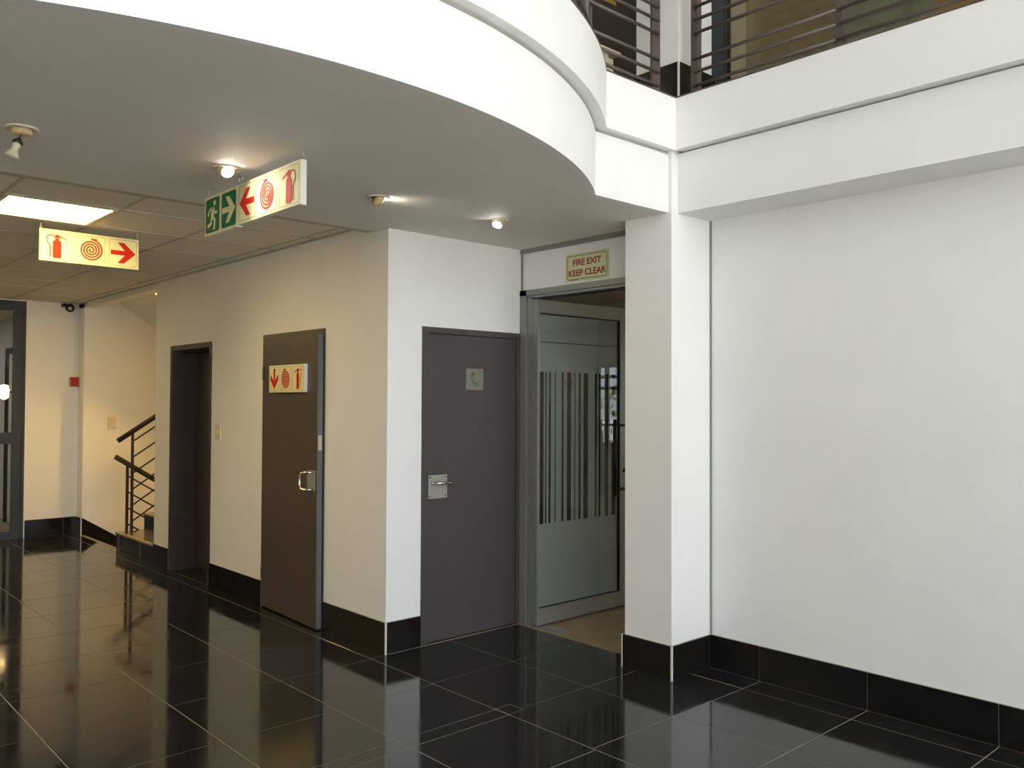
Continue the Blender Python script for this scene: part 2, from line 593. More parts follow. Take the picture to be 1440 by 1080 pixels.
props(obj('wall_stair_back', join(box(XW, XE, 6.3, 6.5, -1.6, 6.5), box(XE, XE + 0.15, YA + 0.2, 6.5, -1.6, 6.5)), WALLC), 'cream back of the stairwell', 'wall', kind='structure')
props(obj('wall_service_room', join(box(XE + 0.15, XB - 0.12, YG, YG + 0.12, 0, ZT), box(-6.5, -6.38, YA + 0.2, YG, 0, ZT)), WALLC), 'wall of the room behind the brown doors', 'wall', kind='structure')
props(obj('trim_stair_head', box(XF, XE, YA + 0.008, YA + 0.12, ZT - 0.055, ZT + 0.6), WALLC), 'shallow cream bulkhead over the stair opening', 'trim', kind='structure')
props(obj('trim_pillar_joint', box(PX - 0.0, PX + 0.011, YR - 0.008, YR + 0.002, 0.19, 2.588), ALU), 'grey sealant joint between pillar and plain wall', 'trim', kind='structure')
props(obj('trim_screen_head', box(XB, -3.24, YG - 0.02, YG + 0.002, ZS - 0.030, ZS), ALU), 'grey strip under the ceiling above the glass door', 'trim', kind='structure')
props(obj('trim_screen_side', box(XB - 0.002, XB + 0.010, YG - 0.012, YG + 0.002, 2.30, ZS - 0.03), ALU), 'grey joint in the corner above the glass door', 'trim', kind='structure')
props(obj('floor_service', join(box(XE, XB - 0.12, YA + 0.001, YG + 0.12, -0.2, -0.004), box(XB - 0.12, XB, 3.2, YG, -0.2, -0.004)), STONE), 'floor of the service room behind the doors', 'floor', kind='structure')
props(obj('floor_basement', join(box(XW - 0.4, XE + 0.15, 2.9, 6.5, -1.8, -1.6), box(XW - 0.4, XE + 0.15, 2.80, 2.965, -1.6, -0.2)), STONE), 'floor at the foot of the stair', 'floor', kind='structure')
props(obj('wall_outer', join(box(XF - 3.4, XF - 3.2, -7.2, 7.2, -0.2, 6.6), box(XF - 3.4, -4.36, 7.0, 7.2, -0.2, 6.6), box(XF - 3.2, XW - 0.4, 2.76, 2.96, 0, 6.5)), WALL), 'outer walls of the building', 'wall', kind='structure')
props(obj('wall_lobby_side', box(XF, -4.5, -0.36, -0.23, 0, ZT + 0.1), WALL), 'white side wall of the lobby left of the view', 'wall', kind='structure')
# outer shell of the atrium (behind the camera)
props(obj('wall_behind', box(XF - 3.2, FX, -7.2, -7.0, 0, 6.6), WALL), 'white wall behind the camera', 'wall', kind='structure')
props(obj('ceiling_atrium', box(XF - 3.2, FX + 0.2, -7.2, 7.2, 6.5, 6.7), WALL), 'white roof over the atrium', 'ceiling', kind='structure')

# glazed front of the atrium
win = thing('window_1', (FX, -1.4, 0), 'tall glazed atrium front behind the camera', 'window', kind='structure')
ny, nz = 7, 3
WY0, WY1 = -4.7, 4.1
for i in range(ny + 1):
    y = WY0 + (WY1 - WY0) * i / ny
    obj('mullion', box(FX - 0.04, FX + 0.06, y - 0.03, y + 0.03, 0, 6.5), NAVY, win)
for z in (0.03, 2.2, 4.35, 6.47):
    obj('transom', box(FX - 0.03, FX + 0.05, WY0, WY1, z - 0.03, z + 0.03), NAVY, win)
for i in range(ny):
    for z0, z1 in ((0.06, 2.17), (2.23, 4.32), (4.38, 6.44)):
        y = WY0 + (WY1 - WY0) * i / ny
        obj('pane', box(FX + 0.004, FX + 0.010, y + 0.03, y + (WY1 - WY0) / ny - 0.03, z0, z1), CLEAR, win)
props(obj('wall_front', join(box(FX - 0.02, FX + 0.2, WY1 + 0.03, 7.2, -0.2, 6.6), box(FX - 0.02, FX + 0.2, -7.2, WY0 - 0.03, -0.2, 6.6)), WALL), 'white wall beside the glazed atrium front', 'wall', kind='structure')
props(obj('ground', box(FX + 0.2, 60, -60, 60, -0.3, -0.1), GROUND), 'paved ground outside the atrium front', 'ground', kind='structure')
props(obj('ground_garden', box(-60, FX + 0.2, 9.2, 60, -0.3, -0.1), GROUND), 'ground outside the back room window', 'ground', kind='structure')

# ------------------------------------------------------------------ balcony slab and beam
def balcony_poly(R, xe, yend, xback=-4.50, ylow=-7.0):
    dy = math.sqrt(R * R - (xe - CX) ** 2)
    a0 = math.atan2(dy, xe - CX)
    pts = [(xback, yend), (xback, ylow), (xe, ylow), ]
    n = 64
    arc = [(CX + R * math.cos(-a0 + 2 * a0 * k / n), CY + R * math.sin(-a0 + 2 * a0 * k / n)) for k in range(n + 1)]
    return pts + arc + [(xe, yend)]


def edge_path(R, xe, y0, y1, n=64):
    dy = math.sqrt(R * R - (xe - CX) ** 2)
    a0 = math.atan2(dy, xe - CX)
    return [(xe, y0)] + [(CX + R * math.cos(-a0 + 2 * a0 * k / n), CY + R * math.sin(-a0 + 2 * a0 * k / n)) for k in range(n + 1)] + [(xe, y1)]


def band(R, xe, t, y0, y1):
    return edge_path(R, xe, y0, y1) + edge_path(R - t, xe - t, y0, y1)[::-1]


props(obj('ceiling_soffit', flatz([(-4.52, YG + 0.1), (-4.52, -7.0)] + edge_path(2.637, -2.961, -7.0, YG + 0.1), ZS, 2.80), SOFF), 'smooth grey white underside of the curved balcony', 'ceiling', kind='structure')
props(obj('trim_lower_band', flatz(band(2.667, -2.931, 0.035, -7.0, PY + 0.02), ZS - 0.0005, 2.914), WALL), 'lower white curved band of the balcony edge', 'trim', kind='structure')
props(obj('trim_groove', flatz(band(2.640, -2.958, 0.30, -7.0, 4.0), 2.910, 2.93), WALL), 'recessed groove between the two balcony bands', 'trim', kind='structure')
props(obj('trim_upper_band', flatz(band(2.722, -2.880, 0.30, -7.0, PY + 0.03), 2.928, ZU), WALL), 'upper white curved band of the balcony edge', 'trim', kind='structure')
props(obj('trim_beam_lower', box(PX, FX, 3.909, YR + 0.2, ZS, 2.922), WALL), 'lower white face of the straight beam on the right', 'trim', kind='structure')
props(obj('trim_beam_groove', box(PX, FX, 3.945, YR + 0.2, 2.922, 2.932), WALL), 'recessed groove along the straight beam', 'trim', kind='structure')
props(obj('trim_beam_upper', box(-2.882, FX, PY, YR + 0.4, 2.930, ZU), WALL), 'upper white face of the straight beam on the right', 'trim', kind='structure')
for nm, lab, vf in (('trim_edge_angle', 'brown steel angle along the top of the straight beam', box(-2.879, FX, PY - 0.003, PY + 0.05, ZU, ZU + 0.008)),
                    ('trim_edge_angle_curved', 'brown steel angle along the top of the curved band', flatz(band(2.724, -2.878, 0.05, -7.0, PY - 0.003), ZU, ZU + 0.008))):
    props(obj(nm, vf, RAIL), lab, 'trim', kind='structure')
props(obj('floor_upper', join(box(XF - 3.2, -3.17, -7, 2.96, 2.95, ZU - 0.01), box(XE, -3.17, 2.96, 7.0, 2.95, ZU - 0.01), box(-3.17, FX, YR + 0.1, 7.0, 2.95, ZU - 0.01)), STONE), 'floor slab of the upper storey', 'floor', kind='structure')

# ------------------------------------------------------------------ tiled ceiling
ceil = thing('ceiling', (-7.5, 1.0, ZT), 'suspended ceiling of square pale tiles in a grid', 'ceiling', kind='structure')
xl = [-4.60] + [-5.205 - 0.6 * k for k in range(9)] + [XF]
yl = [2.86 - 0.597 * k for k in range(6)] + [-0.23]
yl = [YA] + yl
obj('deck', box(XF - 0.2, -4.5, -0.3, YA + 0.05, ZT + 0.022, ZT + 0.12), CGRID, ceil)
CT = {}
PAN = [(1, 3), (7, 3)]     # grid cells that hold light panels (column, row)
for i in range(len(xl) - 1):
    for j in range(len(yl) - 1):
        x1, x0, y1, y0 = xl[i], xl[i + 1], yl[j], yl[j + 1]
        if (i, j) in PAN: continue
        w, h = round(x1 - x0, 3), round(y1 - y0, 3)
        if (w, h) not in CT:
            me = bpy.data.meshes.new('ceiling_tile')
            v, f = box(-w / 2 + 0.010, w / 2 - 0.010, -h / 2 + 0.010, h / 2 - 0.010, 0.004, 0.02)
            me.from_pydata(v, [], f)
            me.materials.append(CTILE)
            CT[(w, h)] = me
        share('ceiling_tile', CT[(w, h)], ((x0 + x1) / 2, (y0 + y1) / 2, ZT + random.uniform(-0.0012, 0.0012)), ceil)
for x in xl[:-1]:
    obj('grid_bar', box(x - 0.011, x + 0.011, yl[-1], YA, ZT, ZT + 0.016), CGRID, ceil)
for y in yl[1:]:
    obj('grid_bar', box(XF, xl[0], y - 0.011, y + 0.011, ZT + 0.0006, ZT + 0.016), CGRID, ceil)
obj('edge_angle', box(xl[0], -4.50, yl[-1], YA, ZS + 0.004, ZT + 0.03), CGRID, ceil)
obj('edge_angle', box(XF, xl[0], YA - 0.02, YA + 0.008, ZT - 0.004, ZT + 0.01), CGRID, ceil)
obj('edge_angle', box(XF, XF + 0.02, yl[-1], YA - 0.02, ZT - 0.004, ZT + 0.01), CGRID, ceil)

plabels = ['bright square ceiling light panel above the hanging extinguisher arrow sign',            'square ceiling light panel nearest the slate framed glazing']
for (i, j), lab in zip(PAN, plabels):
    x1, x0, y1, y0 = xl[i], xl[i + 1], yl[j], yl[j + 1]
    t = thing('ceiling_light', ((x0 + x1) / 2, (y0 + y1) / 2, ZT - 0.004), lab, 'ceiling light', 'square light panels in the tiled ceiling')
    obj('diffuser', box(x0 + 0.030, x1 - 0.030, y0 + 0.028, y1 - 0.028, ZT - 0.001, ZT + 0.01), LAMPP, t)
    obj('frame', join(*[box(a, b, c, d, ZT - 0.005, ZT + 0.02) for a, b, c, d in frame_ring(x0 + 0.008, x1 - 0.008, y0 + 0.008, y1 - 0.008, 0.022)]), CREAMPL, t)

# ------------------------------------------------------------------ skirting of black tiles
def skirt(name, label, segs):
    """segs: (axis, fixed face, thickness dir, [stations], z1)"""
    t = thing(name, (segs[0][1] if segs[0][0] == 'y' else segs[0][3][0], segs[0][1] if segs[0][0] == 'x' else segs[0][3][0], 0), label, 'skirting', kind='structure')
    for ax, face, back, st, z1 in segs:
        lo, hi = min(st), max(st)
        a, b = (face + (back - face) * 0.25, back)
        st = sorted(st)
        if ax == 'x':
            obj('grout_bed', box(lo, hi, a, b, 0, z1 + 0.002), GROUT, t)
        else:
            obj('grout_bed', box(a, b, lo, hi, 0, z1 + 0.002), GROUT, t)
        for p, q in zip(st[:-1], st[1:]):
            e0 = 0.0015
            if ax == 'x':
                obj('skirting_tile', box(p + e0, q - e0, face, back, 0.001, z1), STILE, t)
            else:
                obj('skirting_tile', box(face, back, p + e0, q - e0, 0.001, z1), STILE, t)
    return t


SH = 0.188
skirt('baseboard_right', 'black tile skirting along the plain wall', [('x', 4.212, YR, [-2.905, -2.584, -1.978, -1.379, -0.780, -0.18, 0.42, 1.02, 1.62, 2.22, 2.82, 3.42, 4.02, 4.19], SH)])
pb = skirt('baseboard_pillar', 'black tile skirting around the foot of the pillar', [('x', 3.843, PY, [-3.254, -2.900], SH), ('y', -2.898, PX, [3.846, 4.211], SH), ('y', -3.250, -3.240, [3.853, 4.02], SH)])
obj('edge_trim', box(-2.906, -2.8965, 3.8415, 3.851, 0, SH + 0.002), WHTRIM, pb)
obj('edge_trim', box(-3.2565, -3.250, 3.8415, 3.850, 0, SH + 0.002), WHTRIM, pb)
ba = skirt('baseboard_left', 'black tile skirting along the cream wall with the brown doors',
           [('x', 2.950, YA, [-4.355, -4.962, -5.098], SH), ('x', 2.950, YA, [-6.002, -6.138, -6.80, -6.934], SH), ('x', 2.950, YA, [-7.832, -8.20], SH)])
obj('edge_trim', box(-4.3575, -4.348, 2.9475, 2.957, 0, SH + 0.002), WHTRIM, ba)
skirt('baseboard_alcove', 'short black tile skirting between the corner and the aubergine door', [('y', -4.355, XB, [2.957, 3.216], SH)])
bf = skirt('baseboard_far', 'black tile skirting at the foot of the cream far wall', [('y', XF + 0.010, XF, [2.437, 2.83, 2.966], 0.195), ('x', 2.958, 2.968, [XF + 0.012, XW + 0.004], 0.195)])
obj('edge_trim', box(XW + 0.002, XW + 0.010, 2.955, 2.965, 0, 0.20), WHTRIM, bf)

# ------------------------------------------------------------------ doors
# 1: dark open recess with a closed leaf at the back
d1 = thing('door_1', (-7.38, 3.0, 0), 'dark brown recessed door nearest the stairs', 'door', kind='structure')
for nm, vf in (('jamb', box(-7.83, -7.785, YA - 0.006, 3.175, 0, DZ - 0.045)), ('jamb', box(-6.98, -6.935, YA - 0.006, 3.175, 0, DZ - 0.045)), ('head', box(-7.83, -6.935, YA - 0.006, 3.175, DZ - 0.045, DZ))):
    obj(nm, vf, BROWND, d1)
obj('door_stop', box(-7.785, -7.77, 3.02, 3.175, 0, DZ - 0.06), BROWND, d1)
obj('door_stop', box(-7.785, -6.98, 3.02, 3.175, DZ - 0.06, DZ - 0.045), BROWND, d1)
obj('leaf', box(-7.785, -6.98, 3.175, 3.215, 0.006, DZ - 0.045), BROWND, d1)

# 2: brown door standing slightly ajar
d2 = thing('door_2', (-5.55, YA, 0), 'glossy brown door standing slightly ajar with an extinguisher sign', 'door', kind='structure')
for nm, vf in (('jamb', box(-6.0, -5.968, YA - 0.008, YA + 0.15, 0, DZ - 0.034)), ('jamb', box(-5.135, -5.10, YA - 0.008, YA + 0.15, 0, DZ - 0.034)), ('head', box(-6.0, -5.10, YA - 0.008, YA + 0.15, DZ - 0.034, DZ))):
    obj(nm, vf, BROWN, d2)
ANG = math.radians(-2.9)
hx, hy = -5.966, 2.952
ca, sa = math.cos(ANG), math.sin(ANG)


def hinge(vf):
    """hinge-side coordinates (a along the leaf, b out of it to the room) -> world"""
    v, f = vf
    return [(hx + ca * x - sa * y, hy + sa * x + ca * y, z) for x, y, z in v], f


LW = 0.862
leaf = obj('leaf', hinge(box(0, LW, -0.004, 0.036, 0.012, DZ - 0.038)), BROWN, d2)
obj('leaf_edge', hinge(box(LW, LW + 0.002, -0.003, 0.035, 0.012, DZ - 0.038)), EDGE, leaf)
obj('lock_plate', hinge(box(LW + 0.002, LW + 0.0035, 0.003, 0.029, 1.20, 1.30)), STEEL, leaf)
obj('pull_plate', hinge(box(LW - 0.135, LW - 0.022, -0.006, -0.004, 0.925, 1.062)), PLATE, leaf)
hp = [(LW - 0.045, -0.006, 1.05), (LW - 0.05, -0.035, 1.05), (LW - 0.075, -0.058, 1.05), (LW - 0.10, -0.068, 1.045), (LW - 0.118, -0.070, 1.02),
      (LW - 0.12, -0.070, 0.99), (LW - 0.118, -0.070, 0.96), (LW - 0.10, -0.068, 0.938), (LW - 0.075, -0.058, 0.935), (LW - 0.05, -0.035, 0.935), (LW - 0.045, -0.006, 0.935)]
obj('pull_handle', hinge(tube(hp, 0.008, 10)), CHROME, leaf, smooth=True)
for z in (1.73, 0.265):
    obj('hinge', join(tube([(-5.972, 2.944, z - 0.05), (-5.972, 2.944, z + 0.05)], 0.0085, 8)), BROWND, d2)

# 3: aubergine door with a telephone plate
d3 = thing('door_3', (XB, 3.635, 0), 'flat aubergine door with a lever handle and a telephone plate', 'door', kind='structure')
for nm, vf in (('jamb', box(XB - 0.12, XB + 0.008, 3.218, 3.262, 0, 1.965)), ('jamb', box(XB - 0.12, XB + 0.008, 4.026, 4.056, 0, 1.965)), ('head', box(XB - 0.12, XB + 0.008, 3.218, 4.056, 1.965, 2.003))):
    obj(nm, vf, PURPLE, d3)
leaf = obj('leaf', box(XB - 0.044, XB - 0.004, 3.265, 4.023, 0.006, 1.961), PURPLE, d3)
pl = obj('handle_plate', box(XB - 0.004, XB - 0.001, 3.277, 3.427, 0.912, 1.061), PLATE, leaf)
for y in (3.291, 3.413):
    for z in (0.926, 1.047):
        obj('screw', lathe([(0.005, 0), (0.005, 0.0015)], (XB - 0.001, y, z), (1, 0, 0), 10), INK, leaf)
hp = [(XB - 0.001, 3.305, 1.012), (XB + 0.03, 3.306, 1.012), (XB + 0.048, 3.316, 1.012), (XB + 0.055, 3.335, 1.012), (XB + 0.058, 3.37, 1.012),
      (XB + 0.056, 3.405, 1.012), (XB + 0.050, 3.425, 1.012), (XB + 0.036, 3.432, 1.012), (XB + 0.02, 3.430, 1.012)]
obj('lever_handle', tube(hp, 0.0095, 10), CHROME, leaf, smooth=True)
for z in (1.70, 0.267):
    obj('hinge', tube([(XB + 0.009, 4.027, z - 0.05), (XB + 0.009, 4.027, z + 0.05)], 0.008, 8), PURPLE, d3)
ph = thing('telephone_plate', (XB - 0.004, 3.654, 1.607), 'square steel plate engraved with a telephone handset on the aubergine door', 'sign')
obj('plate', box(XB - 0.004, XB - 0.0015, 3.580, 3.728, 1.607, 1.748), mat('grey_green_plate', s(128, 130, 118), 0.45, 0.3), ph)
hs_pts = [(-0.30, 0.66), (-0.42, 0.50), (-0.44, 0.30), (-0.36, -0.02), (-0.2, -0.34), (0.0, -0.56), (0.14, -0.66), (0.26, -0.68), (0.40, -0.62), (0.44, -0.48), (0.30, -0.34), (0.24, -0.44),
          (0.10, -0.36), (-0.08, -0.12), (-0.20, 0.16), (-0.22, 0.34), (-0.10, 0.36), (-0.08, 0.58), (-0.16, 0.66)]
ear = [[(-0.10, 0.36), (-0.08, 0.58), (-0.16, 0.66), (-0.20, 0.62), (-0.22, 0.34)], [(0.24, -0.44), (0.30, -0.34), (0.44, -0.48), (0.42, -0.58)]]
obj('handset_engraving', glyph(strip(hs_pts, 0.05, True) + ear, (XB - 0.0015, 3.650, 1.678), (0, 1, 0), (0, 0, 1), (1, 0, 0), 0.068, 0.0006), INK, ph)

# 4: open glass door and its grey screen frame
d4 = thing('door_4', (-3.8, YG, 0), 'grey aluminium framed glass door standing open with barcode stripes', 'door', kind='structure')
obj('jamb', box(XB, -4.300, YG - 0.022, YG + 0.03, 0, 2.30), ALU, d4)
obj('jamb', box(-4.297, -4.262, YG - 0.012, YG + 0.06, 0, 2.25), ALU, d4)
obj('jamb', box(-4.258, -4.240, YG - 0.018, YG + 0.06, 0, 2.235), ALU, d4)
obj('jamb', box(-3.33, -3.242, YG - 0.022, YG + 0.06, 0, 2.245), ALU, d4)
obj('head', box(XB, -3.242, YG - 0.022, YG + 0.06, 2.262, 2.30), ALU, d4)
obj('head', box(-4.297, -3.242, YG - 0.012, YG + 0.06, 2.243, 2.260), ALU, d4)
obj('closer_channel', box(-4.2, -3.33, YG + 0.0, YG + 0.05, 2.233, 2.243), BLACKM, d4)
XL = -4.190
leaf = thing('leaf', (XL, 4.09, 0), None, None)
leaf.parent = d4
leaf.location = Vector((XL, 4.09, 0)) - OFF[d4.name]
YL0, YL1, GL0, GL1, GB, GT = 4.062, 5.000, 4.086, 4.921, 0.124, 2.141
obj('stile', box(XL - 0.045, XL, YL0, GL0, 0.012, 2.232), ALU, leaf)
obj('stile', box(XL - 0.045, XL, GL1 + 0.004, YL1, 0.012, 2.232), ALU, leaf)
obj('bottom_rail', box(XL - 0.044, XL - 0.001, GL0, GL1 + 0.004, 0.012, GB), ALU, leaf)
obj('top_rail', box(XL - 0.044, XL - 0.001, GL0, GL1 + 0.004, GT, 2.232), ALU, leaf)
obj('gasket', join(*[box(XL - 0.02, XL - 0.004, a, b, c, d) for a, b, c, d in ((GL0, GL1, GB, GB + 0.005), (GL0, GL1, GT - 0.008, GT), (GL1 - 0.001, GL1 + 0.005, GB, GT))]), BLACKM, leaf)
obj('pane', box(XL - 0.022, XL - 0.016, GL0, GL1, GB, GT), DOORGL, leaf)
obj('frosted_film', box(XL - 0.0250, XL - 0.0245, GL0, 4.708, GB, GT), FILM, leaf)
obj('frosted_film', box(XL - 0.0250, XL - 0.0245, 4.711, GL1, GB, GT), FILM, leaf)
obj('film_edge', box(XL - 0.0242, XL - 0.0236, GL0, GL1, 1.940, 1.946), INK, leaf)
for a, b in [(4.103, 4.146), (4.162, 4.174), (4.196, 4.215), (4.256, 4.265), (4.324, 4.343), (4.378, 4.418), (4.453, 4.463), (4.497, 4.518), (4.55, 4.596), (4.671, 4.689), (4.712, 4.731), (4.782, 4.793), (4.798, 4.817), (4.855, 4.896)]:
    obj('vinyl_stripe', box(XL - 0.0241, XL - 0.0231, a, b, 0.692, 1.738), VINYL, leaf)
obj('pull_bar', tube([(XL + 0.05, 4.806, 0.842), (XL + 0.05, 4.806, 1.402)], 0.013, 12), BLACKM, leaf, smooth=True)
for z in (1.358, 0.886):
    obj('handle_post', tube([(XL + 0.05, 4.806, z), (XL + 0.05, 4.945, z), (XL, 4.96, z)], 0.009, 10), BLACKM, leaf, smooth=True)
obj('thumb_turn', lathe([(0.014, 0), (0.014, 0.012), (0.009, 0.022)], (XL, 4.972, 1.02), (1, 0, 0), 14), BLACKM, leaf)
nt_ = thing('warning_notice', (XL - 0.026, 4.40, 1.612), 'small pale notice with a warning triangle behind the barcode stripes', 'sign')
obj('sheet', box(XL - 0.0230, XL - 0.0224, 4.344, 4.452, 1.612, 1.744), mat('pale_notice_paper', s(176, 172, 148), 0.7), nt_)
obj('triangle_outline', glyph(strip([(0, 0.62), (-0.72, -0.55), (0.72, -0.55)], 0.14, True), (XL - 0.0224, 4.398, 1.688), (0, 1, 0), (0, 0, 1), (1, 0, 0), 0.055, 0.0005), INK, nt_)
obj('covering_stripe', box(XL - 0.0224, XL - 0.0218, 4.378, 4.418, 1.612, 1.738), VINYL, nt_)
props(obj('floor_spring_plate', box(-4.20, -4.00, 4.085, 4.185, -0.001, 0.004), ALU), 'scuffed metal floor spring cover under the open glass door', 'floor plate')

# ------------------------------------------------------------------ signs
U_X, U_Y, U_Z = (1, 0, 0), (0, 1, 0), (0, 0, 1)


def sign_panel(t, o, u, v, n, w, h, cells, face=SIGNY, local=False, border=LINE):
    """cells: list of (name, polygons, material, backing or None); o = lower left corner of the front face"""
    o, u, v, n = Vector(o), Vector(u), Vector(v), Vector(n)
    k = len(cells)
    cw = w / k
    for i, (nm, polys, m, back) in enumerate(cells):
        c = o + u * (cw * (i + 0.5)) + v * (h * 0.5)
        half = min(cw, h) * 0.5
        mg = half * 0.86
        rr = rrect(-cw * 0.5 + (half - mg), cw * 0.5 - (half - mg), -h * 0.5 + (half - mg), h * 0.5 - (half - mg), half * 0.16)
        if back:
            obj(nm + '_field', prism(rr, c, u, v, n, 0.0007), back, t, local)
        else:
            obj('outline', join(*[prism(q, c, u, v, n, 0.0006) for q in strip(rr, half * 0.022, True)]), border, t, local)
        obj(nm, glyph(polys, c + n * 0.0007, u, v, n, half * 0.92, 0.0008), m, t, local)


def chain(t, p0, p1, m=STEEL):
    p0, p1 = Vector(p0), Vector(p1)
    k = max(2, int((p1 - p0).length / 0.016))
    parts = []
    for i in range(k):
        a = p0.lerp(p1, i / k)
        b = p0.lerp(p1, (i + 1.25) / k)
        c = (a + b) / 2
        h = (b - a).length / 2
        pts = []
        for q in range(9):
            w = 2 * math.pi * q / 8
            e = Vector((0.0045 * math.cos(w), 0, h * math.sin(w))) if i % 2 else Vector((0, 0.0045 * math.cos(w), h * math.sin(w)))
            pts.append(c + e)
        parts.append(tube(pts, 0.0011, 5, False))
    obj('hanging_chain', join(*parts), m, t)
    obj('ceiling_hook', lathe([(0.009, 0), (0.009, 0.003)], (p1.x, p1.y, p1.z - 0.003), U_Z, 12), m, t)


# hanging sign: extinguisher, hose, arrow right (faces the room along x)
sx = -5.88
t = thing('hanging_sign', (sx, 1.70, 2.397), 'hanging pale yellow sign with extinguisher, hose and right arrow below the light panel', 'sign')
obj('panel', box(sx - 0.012, sx, 1.405, 2.000, 2.397, 2.595), SIGNY, t)
sign_panel(t, (sx, 1.405, 2.397), U_Y, U_Z, U_X, 0.595, 0.198, [('extinguisher_pictogram', g_ext(1, 0.27), RED, None), ('hose_pictogram', g_spiral(1), RED, None), ('arrow_pictogram', g_arrow(0), RED, None)])
chain(t, (sx - 0.006, 1.412, 2.594), (sx - 0.006, 1.412, ZT))
chain(t, (sx - 0.006, 1.992, 2.594), (sx - 0.006, 1.992, ZT))

# red sign under the downlight: arrow left, hose, extinguisher (faces -y)
sy = 1.76
t = thing('hanging_sign', (-3.55, sy, 2.357), 'hanging pale sign with red left arrow, hose and extinguisher beside the lit downlight', 'sign')
obj('panel', box(-3.852, -3.249, sy, sy + 0.028, 2.357, 2.548), SIGNW, t)
obj('face', box(-3.850, -3.251, sy - 0.001, sy, 2.359, 2.546), SIGNY, t)
sign_panel(t, (-3.852, sy - 0.001, 2.357), U_X, U_Z, (0, -1, 0), 0.603, 0.191, [('arrow_pictogram', g_arrow(180), RED, None), ('hose_pictogram', g_spiral(-1), RED, None), ('extinguisher_pictogram', g_ext(-1, 0.27), RED, None)])
chain(t, (-3.256, sy + 0.014, 2.547), (-3.256, sy + 0.014, ZS))
chain(t, (-3.838, sy + 0.014, 2.547), (-3.838, sy + 0.014, ZS))

# green sign: running figure, arrow right
t = thing('hanging_sign', (-4.05, sy, 2.353), 'hanging green sign with a running figure and right arrow', 'sign')
obj('panel', box(-4.232, -3.860, sy + 0.002, sy + 0.028, 2.353, 2.548), SIGNW, t)
obj('face', box(-4.230, -3.862, sy + 0.001, sy + 0.002, 2.355, 2.546), SIGNY, t)
sign_panel(t, (-4.232, sy + 0.001, 2.353), U_X, U_Z, (0, -1, 0), 0.372, 0.195, [('running_figure_pictogram', g_run(1), SIGNY, GREEN), ('arrow_pictogram', g_arrow(0), SIGNY, GREEN)])
chain(t, (-4.222, sy + 0.014, 2.547), (-4.222, sy + 0.014, ZS))
chain(t, (-3.868, sy + 0.014, 2.547), (-3.868, sy + 0.014, ZS))

# sign on the brown door: arrow down, hose, extinguisher
t = thing('door_sign', (hx, hy, 1.59), 'pale yellow sign with red down arrow, hose and extinguisher fixed on the brown door', 'sign', rotz=ANG)
x0, x1 = 0.145, 0.716
OFF[t.name] = Vector((0, 0, 1.59))
obj('case', box(x0, x1, -0.030, -0.006, 1.590, 1.783), SIGNW, t)
obj('face', box(x0 + 0.002, x1 - 0.002, -0.031, -0.030, 1.592, 1.781), SIGNY, t)
sign_panel(t, (x0, -0.031, 1.590), U_X, U_Z, (0, -1, 0), 0.571, 0.193, [('arrow_pictogram', g_arrow(-90), RED, None), ('hose_pictogram', g_spiral(-1), RED, None), ('extinguisher_pictogram', g_ext(-1, 0.22), RED, None)])

# FIRE EXIT / KEEP CLEAR
t = thing('fire_exit_sign', (-3.752, YG, 2.318), 'pale green sign reading FIRE EXIT KEEP CLEAR above the glass door', 'sign')
obj('plate', box(-3.940, -3.564, YG - 0.004, YG, 2.318, 2.500), SIGNG, t)
rr = rrect(-0.172, 0.172, -0.078, 0.076, 0.016)
obj('outline', join(*[prism(q, (-3.752, YG - 0.004, 2.409), U_X, U_Z, (0, -1, 0), 0.0006) for q in strip(rr, 0.004, True)]), LINED, t)
for txt, z, size in (('FIRE EXIT', 2.420, 0.058), ('KEEP CLEAR', 2.352, 0.058)):
    me = text_mesh(txt, size, 0.0014)
    me.materials.clear()
    me.materials.append(REDD)
    o = bpy.data.objects.new('lettering', me)
    C.objects.link(o)
    o.parent = t
    o.rotation_euler = (math.radians(90), 0, 0)
    xs_ = [v.co.x for v in me.vertices]
    wid = 0.245 if txt == 'FIRE EXIT' else 0.325
    o.scale = (wid / (max(xs_) - min(xs_)), 1, 1)
    o.location = Vector((-3.752, YG - 0.0048, z)) - OFF[t.name]
obj('small_print', join(*[box(-3.905 + 0.012 * k, -3.897 + 0.012 * k, YG - 0.0047, YG - 0.004, 2.3245, 2.3285) for k in range(7)]), REDD, t)

